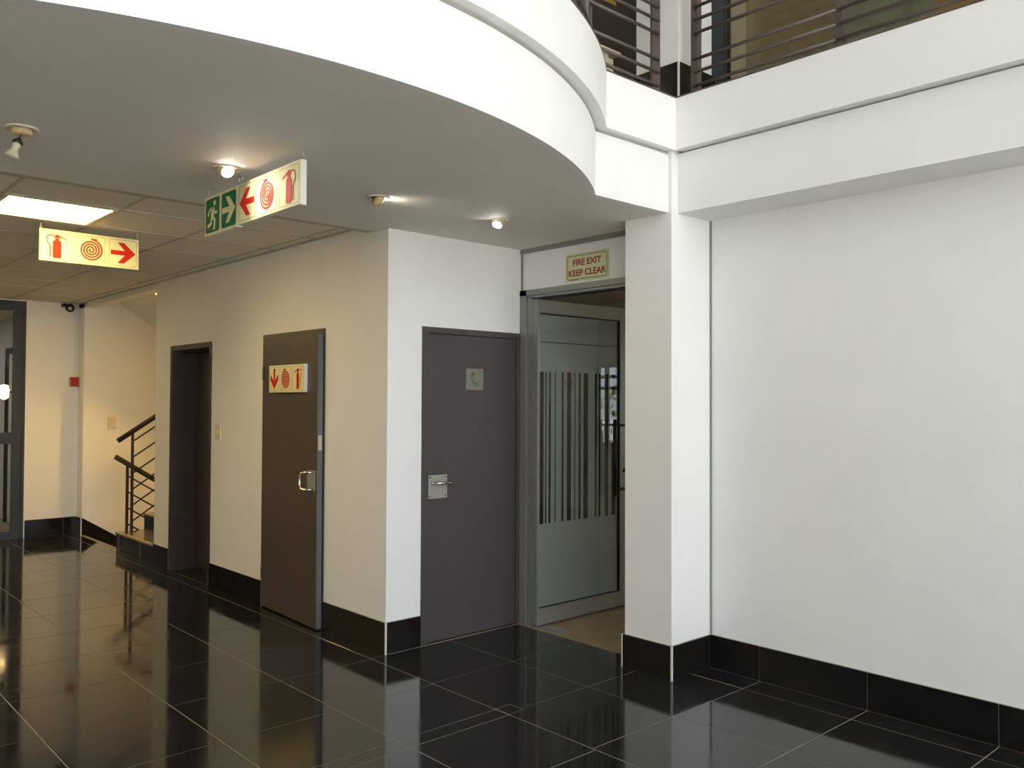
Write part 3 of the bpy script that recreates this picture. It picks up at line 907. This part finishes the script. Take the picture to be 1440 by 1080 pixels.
# ------------------------------------------------------------------ downlights
def downlight(y, label, tilt, lit, kind='gimbal'):
    x = -3.742
    t = thing('downlight', (x, y, ZS - 0.004), label, 'downlight', 'round downlights under the balcony')
    obj('trim_ring', lathe([(0.040, 0.004), (0.044, -0.003), (0.056, -0.003), (0.059, 0.0), (0.059, 0.004)], (x, y, ZS - 0.004), U_Z, 32), FITRIM, t, smooth=False)
    ax = Vector(tilt).normalized()
    c = Vector((x, y, ZS - 0.004))
    if kind == 'gimbal':
        obj('lamp_holder', lathe([(0.041, -0.012), (0.041, 0.004), (0.036, 0.020), (0.031, 0.028), (0.028, 0.028)], c, ax, 28), FITTING, t, smooth=True)
        if lit:
            obj('lamp_face', lathe([(0.027, 0.0), (0.027, 0.0015)], c + ax * 0.0275, ax, 24), LAMPH, t)
            d = bpy.data.lights.new('downlight_beam', 'SPOT')
            d.energy = lit
            d.color = (1.0, 0.90, 0.74)
            d.spot_size = math.radians(120)
            d.spot_blend = 1.0
            d.shadow_soft_size = 0.026
            o = bpy.data.objects.new('downlight_beam', d)
            C.objects.link(o)
            o.parent = t
            o.location = c + ax * 0.034 - OFF[t.name]
            o.rotation_euler = ax.to_track_quat('-Z', 'Y').to_euler()
    else:
        obj('lamp_holder', lathe([(0.036, 0.004), (0.038, -0.012), (0.034, -0.022), (0.022, -0.024)], c, U_Z, 28), FITTING, t, smooth=True)
        obj('lamp_wire', tube([c + Vector((0, 0, -0.022)), c + Vector((-0.004, -0.004, -0.030)), c + Vector((-0.005, -0.006, -0.040))], 0.0022, 6), INK, t)
        bx_ = Vector((0.10, -0.36, -1)).normalized()
        bc = c + Vector((-0.005, -0.006, -0.036))
        obj('lamp_socket', lathe([(0.006, 0.0), (0.010, 0.006), (0.019, 0.016), (0.019, 0.026), (0.013, 0.028)], bc, bx_, 18), INK, t, smooth=True)
        obj('bulb', lathe([(0.016, 0.026), (0.016, 0.036), (0.013, 0.042), (0.014, 0.056), (0.022, 0.072), (0.025, 0.082), (0.024, 0.086), (0.010, 0.087)], bc, bx_, 22), BULBW, t, smooth=True)
    return t


downlight(0.826, 'broken downlight with its white bulb dangling out', (0, 0, -1), 0, 'hanging')
downlight(1.652, 'glowing downlight just behind the hanging red and green signs', (0.66, -0.02, -0.62), 16)
downlight(2.468, 'cream downlight turned away so that it lights the ceiling beside it', (0.22, 0.93, -0.40), 3.0)
downlight(3.306, 'glowing white downlight nearest the glass door', (0.22, -0.62, -1), 7)

# ------------------------------------------------------------------ small fittings on the walls
def switch(name, label, axis, c, w, h):
    t = thing(name, c, label, 'switch')
    x, y, z = c
    if axis == 'y':
        obj('plate', box(x - w / 2, x + w / 2, y - 0.012, y, z - h / 2, z + h / 2), CREAMPL, t)
        obj('rocker', box(x - 0.011, x + 0.011, y - 0.017, y - 0.012, z - 0.022, z + 0.022), SIGNW, t)
    else:
        obj('plate', box(x, x + 0.012, y - w / 2, y + w / 2, z - h / 2, z + h / 2), CREAMPL, t)
        obj('rocker', box(x + 0.012, x + 0.017, y - 0.011, y + 0.011, z - 0.022, z + 0.022), CREAMPL, t)


switch('light_switch', 'cream light switch between the two brown doors', 'y', (-6.787, YA, 1.273), 0.085, 0.118)
switch('light_switch', 'cream light switch on the stairwell wall', 'x', (XW, 3.276, 1.268), 0.082, 0.135)
t = thing('fire_call_point', (XF, 2.915, 1.68), 'small red fire call point on the far wall by the corner', 'alarm')
obj('back_box', box(XF, XF + 0.035, 2.865, 2.955, 1.682, 1.792), CREAMPL, t)
obj('red_cover', box(XF + 0.035, XF + 0.062, 2.872, 2.953, 1.684, 1.790), REDPL, t)
props(obj('conduit', tube([(XF + 0.012, 2.935, 1.795), (XF + 0.012, 2.935, ZT - 0.005)], 0.011, 10), WALLC), 'cream conduit rising from the call point to the ceiling', 'conduit')
t = thing('security_camera', (XF + 0.08, 2.80, 2.53), 'small dark dome security camera in the far ceiling corner', 'camera')
obj('bracket', tube([(XF + 0.0, 2.79, 2.60), (XF + 0.06, 2.80, 2.61), (XF + 0.10, 2.82, 2.585)], 0.018, 10), BLACKM, t, smooth=True)
obj('housing', lathe([(0.012, -0.045), (0.036, -0.035), (0.046, -0.01), (0.046, 0.018), (0.036, 0.034), (0.012, 0.042)], (XF + 0.13, 2.835, 2.57), (1, -0.25, -0.25), 20), BLACKM, t, smooth=True)
obj('lens', lathe([(0.024, 0.040), (0.018, 0.048), (0.006, 0.050)], (XF + 0.13, 2.835, 2.57), (1, -0.25, -0.25), 16), STEEL, t, smooth=True)

# ------------------------------------------------------------------ slate framed glazing in the far wall
w2 = thing('window_2', (XF, 1.8, 0), 'slate framed glazed door and screen at the far left', 'window', kind='structure')
obj('outer_stile', box(XF - 0.06, XF + 0.005, 2.395, 2.425, 0, 2.62), NAVY, w2)
obj('stile', box(XF - 0.05, XF, 2.305, 2.393, 0.01, 2.60), NAVY, w2)
obj('stile', box(XF - 0.05, XF, 1.30, 1.39, 0.01, 2.60), NAVY, w2)
obj('head', box(XF - 0.055, XF + 0.004, -7.0, 2.40, 2.51, 2.62), NAVY, w2)
obj('mid_rail', box(XF - 0.048, XF - 0.001, -7.0, 2.305, 1.045, 1.168), NAVY, w2)
obj('bottom_rail', box(XF - 0.048, XF - 0.001, -7.0, 2.305, 0.01, 0.082), NAVY, w2)
for z0, z1 in ((0.082, 1.045), (1.168, 2.51)):
    obj('pane', box(XF - 0.028, XF - 0.022, 1.39, 2.305, z0, z1), CLEAR, w2)
    obj('pane', box(XF - 0.028, XF - 0.022, -7.0, 1.30, z0, z1), CLEAR, w2)
props(obj('wall_beyond', join(box(XF - 3.3, XF - 0.2, 2.62, 2.75, 0, 2.9), box(XF - 3.3, XF - 3.2, -7, 2.62, 0, 2.9)), WALLC), 'cream walls of the passage beyond the slate glazing', 'wall', kind='structure')
props(obj('ceiling_beyond', box(XF - 3.3, XF - 0.2, -7, 2.75, 2.58, 2.7), CTILE), 'ceiling of the passage beyond the slate glazing', 'ceiling', kind='structure')
d5 = thing('door_5', (XF - 1.2, 2.62, 0), 'pale door with a dark frame in the passage beyond the glazing', 'door', kind='structure')
obj('jamb', box(XF - 0.62, XF - 0.55, 2.56, 2.62, 0, 2.1), NAVY, d5)
obj('jamb', box(XF - 1.6, XF - 1.53, 2.56, 2.62, 0, 2.1), NAVY, d5)
obj('head', box(XF - 1.6, XF - 0.55, 2.56, 2.62, 2.1, 2.17), NAVY, d5)
obj('leaf', box(XF - 1.53, XF - 0.62, 2.59, 2.62, 0.01, 2.1), SIGNW, d5)
t = thing('passage_lamp', (XF - 1.1, 2.40, 1.55), 'small glowing warm lamp in the passage beyond the glazing', 'lamp')
obj('wall_arm', tube([(XF - 1.1, 2.59, 1.62), (XF - 1.1, 2.47, 1.62)], 0.01, 8), NAVY, t)
obj('glass_shade', lathe([(0.02, -0.09), (0.05, -0.06), (0.055, 0.02), (0.045, 0.08), (0.02, 0.09)], (XF - 1.1, 2.45, 1.62), U_Z, 18), LAMPS, t, smooth=True)

# ------------------------------------------------------------------ stairs
st = thing('staircase_up', ((XS + XE) / 2, 3.2, 0), 'black and stone stair rising behind the cream wall', 'stairs', kind='structure')
RZ, TR = 0.172, 0.278
for k in range(9):
    y0 = YA + 0.010 + TR * k
    z = RZ * (k + 1)
    xr = XE if k else XE
    b = obj('riser', box(XS, xr, y0, y0 + TR + 0.02, max(0, z - RZ - 0.25), z - 0.022), STILE, st)
    obj('tread', box(XS - 0.006, xr, y0 - 0.008, y0 + TR, z - 0.022, z), STONE, st)
    obj('nosing', box(XS - 0.006, xr, y0 - 0.012, y0 + 0.03, z - 0.012, z + 0.0015), NOSE, st)
for x in (-9.20, -8.585):
    obj('joint', box(x - 0.002, x + 0.002, YA + 0.0085, YA + 0.0125, 0, 0.15), GROUT, st)
sd = thing('staircase_down', ((XS + XW) / 2, 3.2, 0), 'stair dropping away beside the stairwell wall', 'stairs', kind='structure')
obj('edge_nosing', box(XW, XS, YA - 0.004, YA + 0.035, -0.03, 0.002), NOSE, sd)
for k in range(8):
    y0 = YA + 0.03 + TR * k
    z = -RZ * (k + 1)
    obj('tread', box(XW, XS, y0, y0 + TR + 0.01, z - 0.15, z), STONE, sd)
obj('sloping_skirting', prism([(2.968, 0.200), (2.968, 0.0), (4.9, -1.245), (4.9, -1.045)], (XW, 0, 0), U_Y, U_Z, U_X, 0.012), STILE, sd)
fl = thing('staircase_upper', ((XS + XW) / 2, 3.5, 1.3), 'sloping cream underside of the upper stair flight', 'stairs', kind='structure')
zs = lambda y: 2.726 - 0.628 * (y - 3.225)
obj('sloping_soffit', prism([(YA + 0.13, zs(YA + 0.13)), (5.6, zs(5.6)), (5.6, zs(5.6) + 0.16), (YA + 0.13, zs(YA + 0.13) + 0.16)], (XW, 0, 0), U_Y, U_Z, U_X, XS - XW), WALLC, fl)

def stair_rail(name, label, x, ystart, zstart, slope, ypost, nb, zfirst, zbot):
    t = thing(name, (x, ypost, zbot), label, 'handrail')
    L = 2.0
    obj('handrail', tube([(x, ystart, zstart), (x, ystart + L, zstart + slope * L)], 0.026, 14), SRAIL, t, smooth=True)
    for yp in (ypost, ypost + 1.4):
        zt = zstart + slope * (yp - ystart)
        zb = zbot if yp == ypost else zbot + slope * 1.4
        obj('post', box(x - 0.008, x + 0.008, yp - 0.013, yp + 0.013, zb, zt - 0.01), SRAIL, t)
    for k in range(nb):
        z = zfirst - 0.166 * k
        obj('infill_bar', tube([(x, ypost, z), (x, ypost + 1.8, z + slope * 1.8)], 0.008, 8), SRAIL, t, smooth=True)


stair_rail('stair_railing', 'dark handrail with thin bars rising to the right on the stairs', XS + 0.035, 2.962, 1.110, 0.66, 3.108, 6, 1.100, 0.172)
stair_rail('stair_railing', 'dark handrail with thin bars sloping down to the right on the stairs', XS - 0.02, 2.957, 0.945, -0.646, 3.078, 4, 0.745, 0.0)
t = thing('stair_lamp', (XE - 0.05, 4.75, 2.62), 'round warm lamp lighting the stairwell', 'lamp')
obj('base', lathe([(0.10, 0), (0.10, 0.03)], (XE - 0.03, 4.75, 2.75), (-1, 0, 0), 20), CREAMPL, t)
obj('glass_shade', lathe([(0.12, 0.03), (0.13, 0.06), (0.10, 0.10), (0.03, 0.12)], (XE - 0.0, 4.75, 2.75), (-1, 0, 0), 24), LAMPS, t, smooth=True)
d = bpy.data.lights.new('stair_lamp_light', 'POINT')
d.energy = 135
d.color = (1.0, 0.60, 0.17)
d.shadow_soft_size = 0.12
o = bpy.data.objects.new('stair_lamp_light', d)
C.objects.link(o)
o.parent = t
o.location = Vector((XE - 0.28, 4.75, 2.75)) - OFF[t.name]

# ------------------------------------------------------------------ upper storey
UF = ZU - 0.01
col = thing('pillar_upper', (-3.08, 4.1, UF), 'cream column standing at the balcony corner', 'pillar', kind='structure')
obj('shaft', join(box(-3.235, -2.930, 3.945, 4.15, UF, 6.5), box(-3.235, -2.945, 4.15, 4.29, UF, 6.5)), WALLC, col)
obj('skirting_tile', box(-3.243, -2.928, 3.937, 3.945, UF, 3.462), STILE, col)
obj('skirting_tile', box(-2.930, -2.922, 3.945, 4.29, UF, 3.462), STILE, col)
obj('edge_trim', box(-2.930, -2.9205, 3.9355, 3.945, UF, 3.464), WHTRIM, col)

ZR = [3.285, 3.360, 3.432, 3.577, 3.652, 3.725, 3.870, 3.945, 4.020]


def flatpost(t, x0, x1, y0, y1):
    obj('post', box(x0, x1, y0, y1, UF, 4.16), RAIL, t)


t = thing('balcony_railing', (-2.95, 3.5, UF), 'brown grey metal railing with round bars left of the balcony column', 'railing', 'balcony railings')
flatpost(t, -2.965, -2.951, 3.735, 3.806)
flatpost(t, -2.965, -2.951, 3.150, 3.225)
flatpost(t, -2.972, -2.958, 3.238, 3.252)
for z in ZR:
    obj('rail_bar', tube([(-2.942, 3.215, z), (-2.942, 3.778, z)], 0.0095, 10), RAIL, t, smooth=True)
obj('handrail', box(-2.98, -2.93, 3.15, 3.90, 4.16, 4.19), RAIL, t)
t = thing('balcony_railing', (-1.0, 3.93, UF), 'brown grey metal railing with round bars above the straight beam', 'railing', 'balcony railings')
posts = [-2.815, -1.975, -1.13, -0.29, 0.55, 1.39, 2.23, 3.07, 4.1]
for x in posts:
    obj('post', box(x - 0.021, x + 0.021, 3.932, 3.974, UF, 4.16), RAIL, t)
for a, b in zip(posts[:-1], posts[1:]):
    for z in ZR:
        obj('rail_bar', tube([(a + 0.008, 3.924, z), (b - 0.008, 3.924, z)], 0.0095, 8), RAIL, t, smooth=True)
obj('handrail', box(-2.87, FX - 0.05, 3.92, 3.97, 4.16, 4.19), RAIL, t)
t = thing('balcony_railing', (CX + 2.63, CY, UF), 'brown grey metal railing following the curved balcony edge', 'railing', 'balcony railings')
aa = math.atan2(3.10 - CY, 2.05)
arcp = lambda z, R=2.635: [(CX + R * math.cos(-aa + 2 * aa * k / 40), CY + R * math.sin(-aa + 2 * aa * k / 40), z) for k in range(41)]
for z in ZR:
    obj('rail_bar', tube(arcp(z), 0.0095, 8), RAIL, t, smooth=True)
obj('handrail', tube(arcp(4.175), 0.024, 10), RAIL, t, smooth=True)
for k in range(0, 41, 8):
    x, y, z = arcp(0, 2.622)[k]
    obj('post', tube([(x, y, UF), (x, y, 4.17)], 0.02, 8), RAIL, t)

props(obj('wall_upper_left', box(-4.56, -4.36, 4.29, 7.0, UF, 6.5), WALLC), 'cream upper storey wall with a dark door', 'wall', kind='structure')
props(obj('wall_upper_end', box(-4.56, FX, 6.9, 7.1, UF, 6.5), TAN), 'tan back wall of the upper office', 'wall', kind='structure')
d6 = thing('door_6', (-4.36, 5.2, UF), 'dark brown upper storey door seen through the railing', 'door', kind='structure')
obj('leaf', box(-4.36, -4.33, 4.87, 6.30, UF + 0.01, 5.6), BROWND, d6)
obj('jamb', box(-4.36, -4.318, 4.50, 4.86, UF, 5.6), BROWND, d6)
obj('head', box(-4.36, -4.318, 4.50, 6.30, 5.6, 5.7), BROWND, d6)
for y0, y1, z in ((4.87, 5.03, 4.60), (5.30, 5.37, 4.735)):
    obj('yellow_strip', box(-4.33, -4.326, y0, y1, z, z + 0.035), YNOTE, d6)
t = thing('storage_box', (-3.45, 3.75, UF), 'cream lidded box standing behind the left balcony railing', 'box')
obj('carton', box(-3.62, -3.30, 3.50, 3.812, UF, 3.545), BOXM, t)
obj('lid', box(-3.64, -3.28, 3.48, 3.858, 3.575, 3.592), BOXM, t)
obj('lid_rim', box(-3.60, -3.32, 3.52, 3.79, 3.545, 3.575), BOXM, t)

w3 = thing('window_3', (0, 4.38, UF), 'bronze glass screen with a dark frame behind the right balcony railing', 'window', kind='structure')
obj('frame_post', box(-2.945, -2.865, 4.29, 4.37, UF, 5.8), NAVY, w3)
for k, x in enumerate((-0.4, 1.7, 3.8)):
    obj('frame_post', box(x - 0.03, x + 0.03, 4.31, 4.37, UF, 5.8), NAVY, w3)
obj('frame_head', box(-2.945, FX, 4.29, 4.37, 5.8, 5.9), NAVY, w3)
xp = [-2.865, -0.43, 1.67, 3.77, 4.2]
for a, b in zip(xp[:-1], xp[1:]):
    obj('pane', box(a + (0.06 if a > -2.8 else 0), b, 4.335, 4.343, UF, 5.8), BROWNGL, w3)
props(obj('wall_upper_head', box(-2.945, FX, 4.29, 4.37, 5.9, 6.5), WALL), 'white wall above the bronze glass', 'wall', kind='structure')
t = thing('reflection_fields', (-1.2, 5.27, UF), 'pale blue and ochre fields standing in for blurred reflections in the bronze glass', 'painted reflection')  # plain colour fields put in for the blurred reflections on the bronze glass
obj('blue_field', box(-2.62, -2.02, 5.25, 5.28, UF + 0.02, 5.4), BLUEP, t)
obj('ochre_field', box(-2.02, 0.2, 5.25, 5.28, UF + 0.02, 5.4), OCHRE, t)

# ------------------------------------------------------------------ back room beyond the glass door
props(obj('wall_back_room', join(box(-7.1, -7.0, YG + 0.12, 9.0, 0, 2.7), box(-7.0, -1.55, 9.0, 9.12, 0, 2.7), box(-1.55, -0.30, 9.0, 9.12, 0, 0.92), box(-1.55, -0.30, 9.0, 9.12, 2.05, 2.7),
                                 box(-0.30, 1.6, 9.0, 9.12, 0, 2.7), box(1.5, 1.6, YR + 0.2, 9.0, 0, 2.7)), WALLC), 'walls of the room beyond the glass door', 'wall', kind='structure')
props(obj('ceiling_back_room', box(-7.1, 1.6, YG + 0.14, 9.12, 2.59, 2.7), CTILE), 'ceiling of the room beyond the glass door', 'ceiling', kind='structure')
w4 = thing('window_4', (-0.5, 9.0, 0.85), 'back room window with plants outside, mirrored in the glass door', 'window', kind='structure')
for x in (-1.55, -1.10, -0.72, -0.50, -0.34):
    obj('mullion', box(x, x + 0.04, 9.02, 9.08, 0.92, 2.05), NAVY, w4)
for z in (0.92, 1.70, 1.86, 2.01):
    obj('transom', box(-1.55, -0.30, 9.02, 9.08, z, z + 0.045), NAVY, w4)
obj('pane', box(-1.53, -0.32, 9.045, 9.05, 0.93, 2.04), CLEAR, w4)
props(obj('trim_added_sunshade', box(-3.0, 1.6, 9.12, 10.4, 2.50, 2.60), WALL), 'unseen canopy added over the back room window to keep the sun out', 'trim', kind='structure')  # unseen slab added to block the sun from the back room
for i, (x, y, h) in enumerate(((-0.25, 10.9, 1.5), (0.85, 10.9, 1.75), (1.95, 10.9, 1.6), (1.4, 12.1, 2.0))):
    t = thing('shrub', (x, y, -0.1), ['small leafy shrub outside the back room window, leftmost', 'taller leafy shrub second from the left outside the back room window',
              'leafy shrub at the right end outside the back room window', 'tallest leafy shrub behind the others outside the back room window'][i], 'shrub', 'shrubs outside the back room window')
    obj('stem', tube([(x, y, -0.1), (x, y, h * 0.6)], 0.02, 6), BROWND, t)
    V, F = [], []
    VR, FR = [], []
    for k in range(420):
        a, b = random.uniform(0, 6.283), random.uniform(-1, 1)
        r = 0.5 * math.sqrt(max(0, 1 - b * b)) * random.uniform(0.5, 1)
        c = Vector((x + r * math.cos(a), y + r * math.sin(a), h * 0.55 + b * h * 0.48))
        u = Vector((random.gauss(0, 1), random.gauss(0, 1), random.gauss(0, 1))).normalized() * 0.05
        w = u.cross(Vector((random.gauss(0, 1), random.gauss(0, 1), random.gauss(0, 1)))).normalized() * 0.028
        VV, FF = (VR, FR) if k % 7 == 0 else (V, F)
        n = len(VV)
        VV += [tuple(c - u), tuple(c + w), tuple(c + u), tuple(c - w)]
        FF.append((n, n + 1, n + 2, n + 3))
    o = obj('foliage', (V, F), LEAF, t); o['kind'] = 'stuff'
    o = obj('blossom', (VR, FR), LEAFR, t); o['kind'] = 'stuff'

# ------------------------------------------------------------------ unseen lamps added to brighten the neighbouring rooms
LAMPC = emit('added_panel_diffuser', (1.0, 0.93, 0.82), 15.0)
for x, y, z, lab in ((-0.3, 6.2, 2.588, 'added unseen square ceiling light in the back room nearer the glass door'), (0.7, 7.7, 2.588, 'added unseen square ceiling light deep in the back room'),
                     (XF - 1.6, 0.9, 2.58, 'added unseen square ceiling light in the passage beyond the slate glazing'), (-2.0, 5.9, 6.49, 'added unseen square ceiling light in the upper office by the column'), (1.2, 5.6, 6.49, 'added unseen square ceiling light in the upper office toward the front')):
    t = thing('ceiling_light', (x, y, z), lab, 'ceiling light')
    obj('diffuser', box(x - 0.28, x + 0.28, y - 0.28, y + 0.28, z - 0.012, z - 0.004), LAMPC, t)
    obj('frame', join(*[box(a, b, c, d, z - 0.018, z) for a, b, c, d in frame_ring(x - 0.305, x + 0.305, y - 0.305, y + 0.305, 0.025)]), CREAMPL, t)
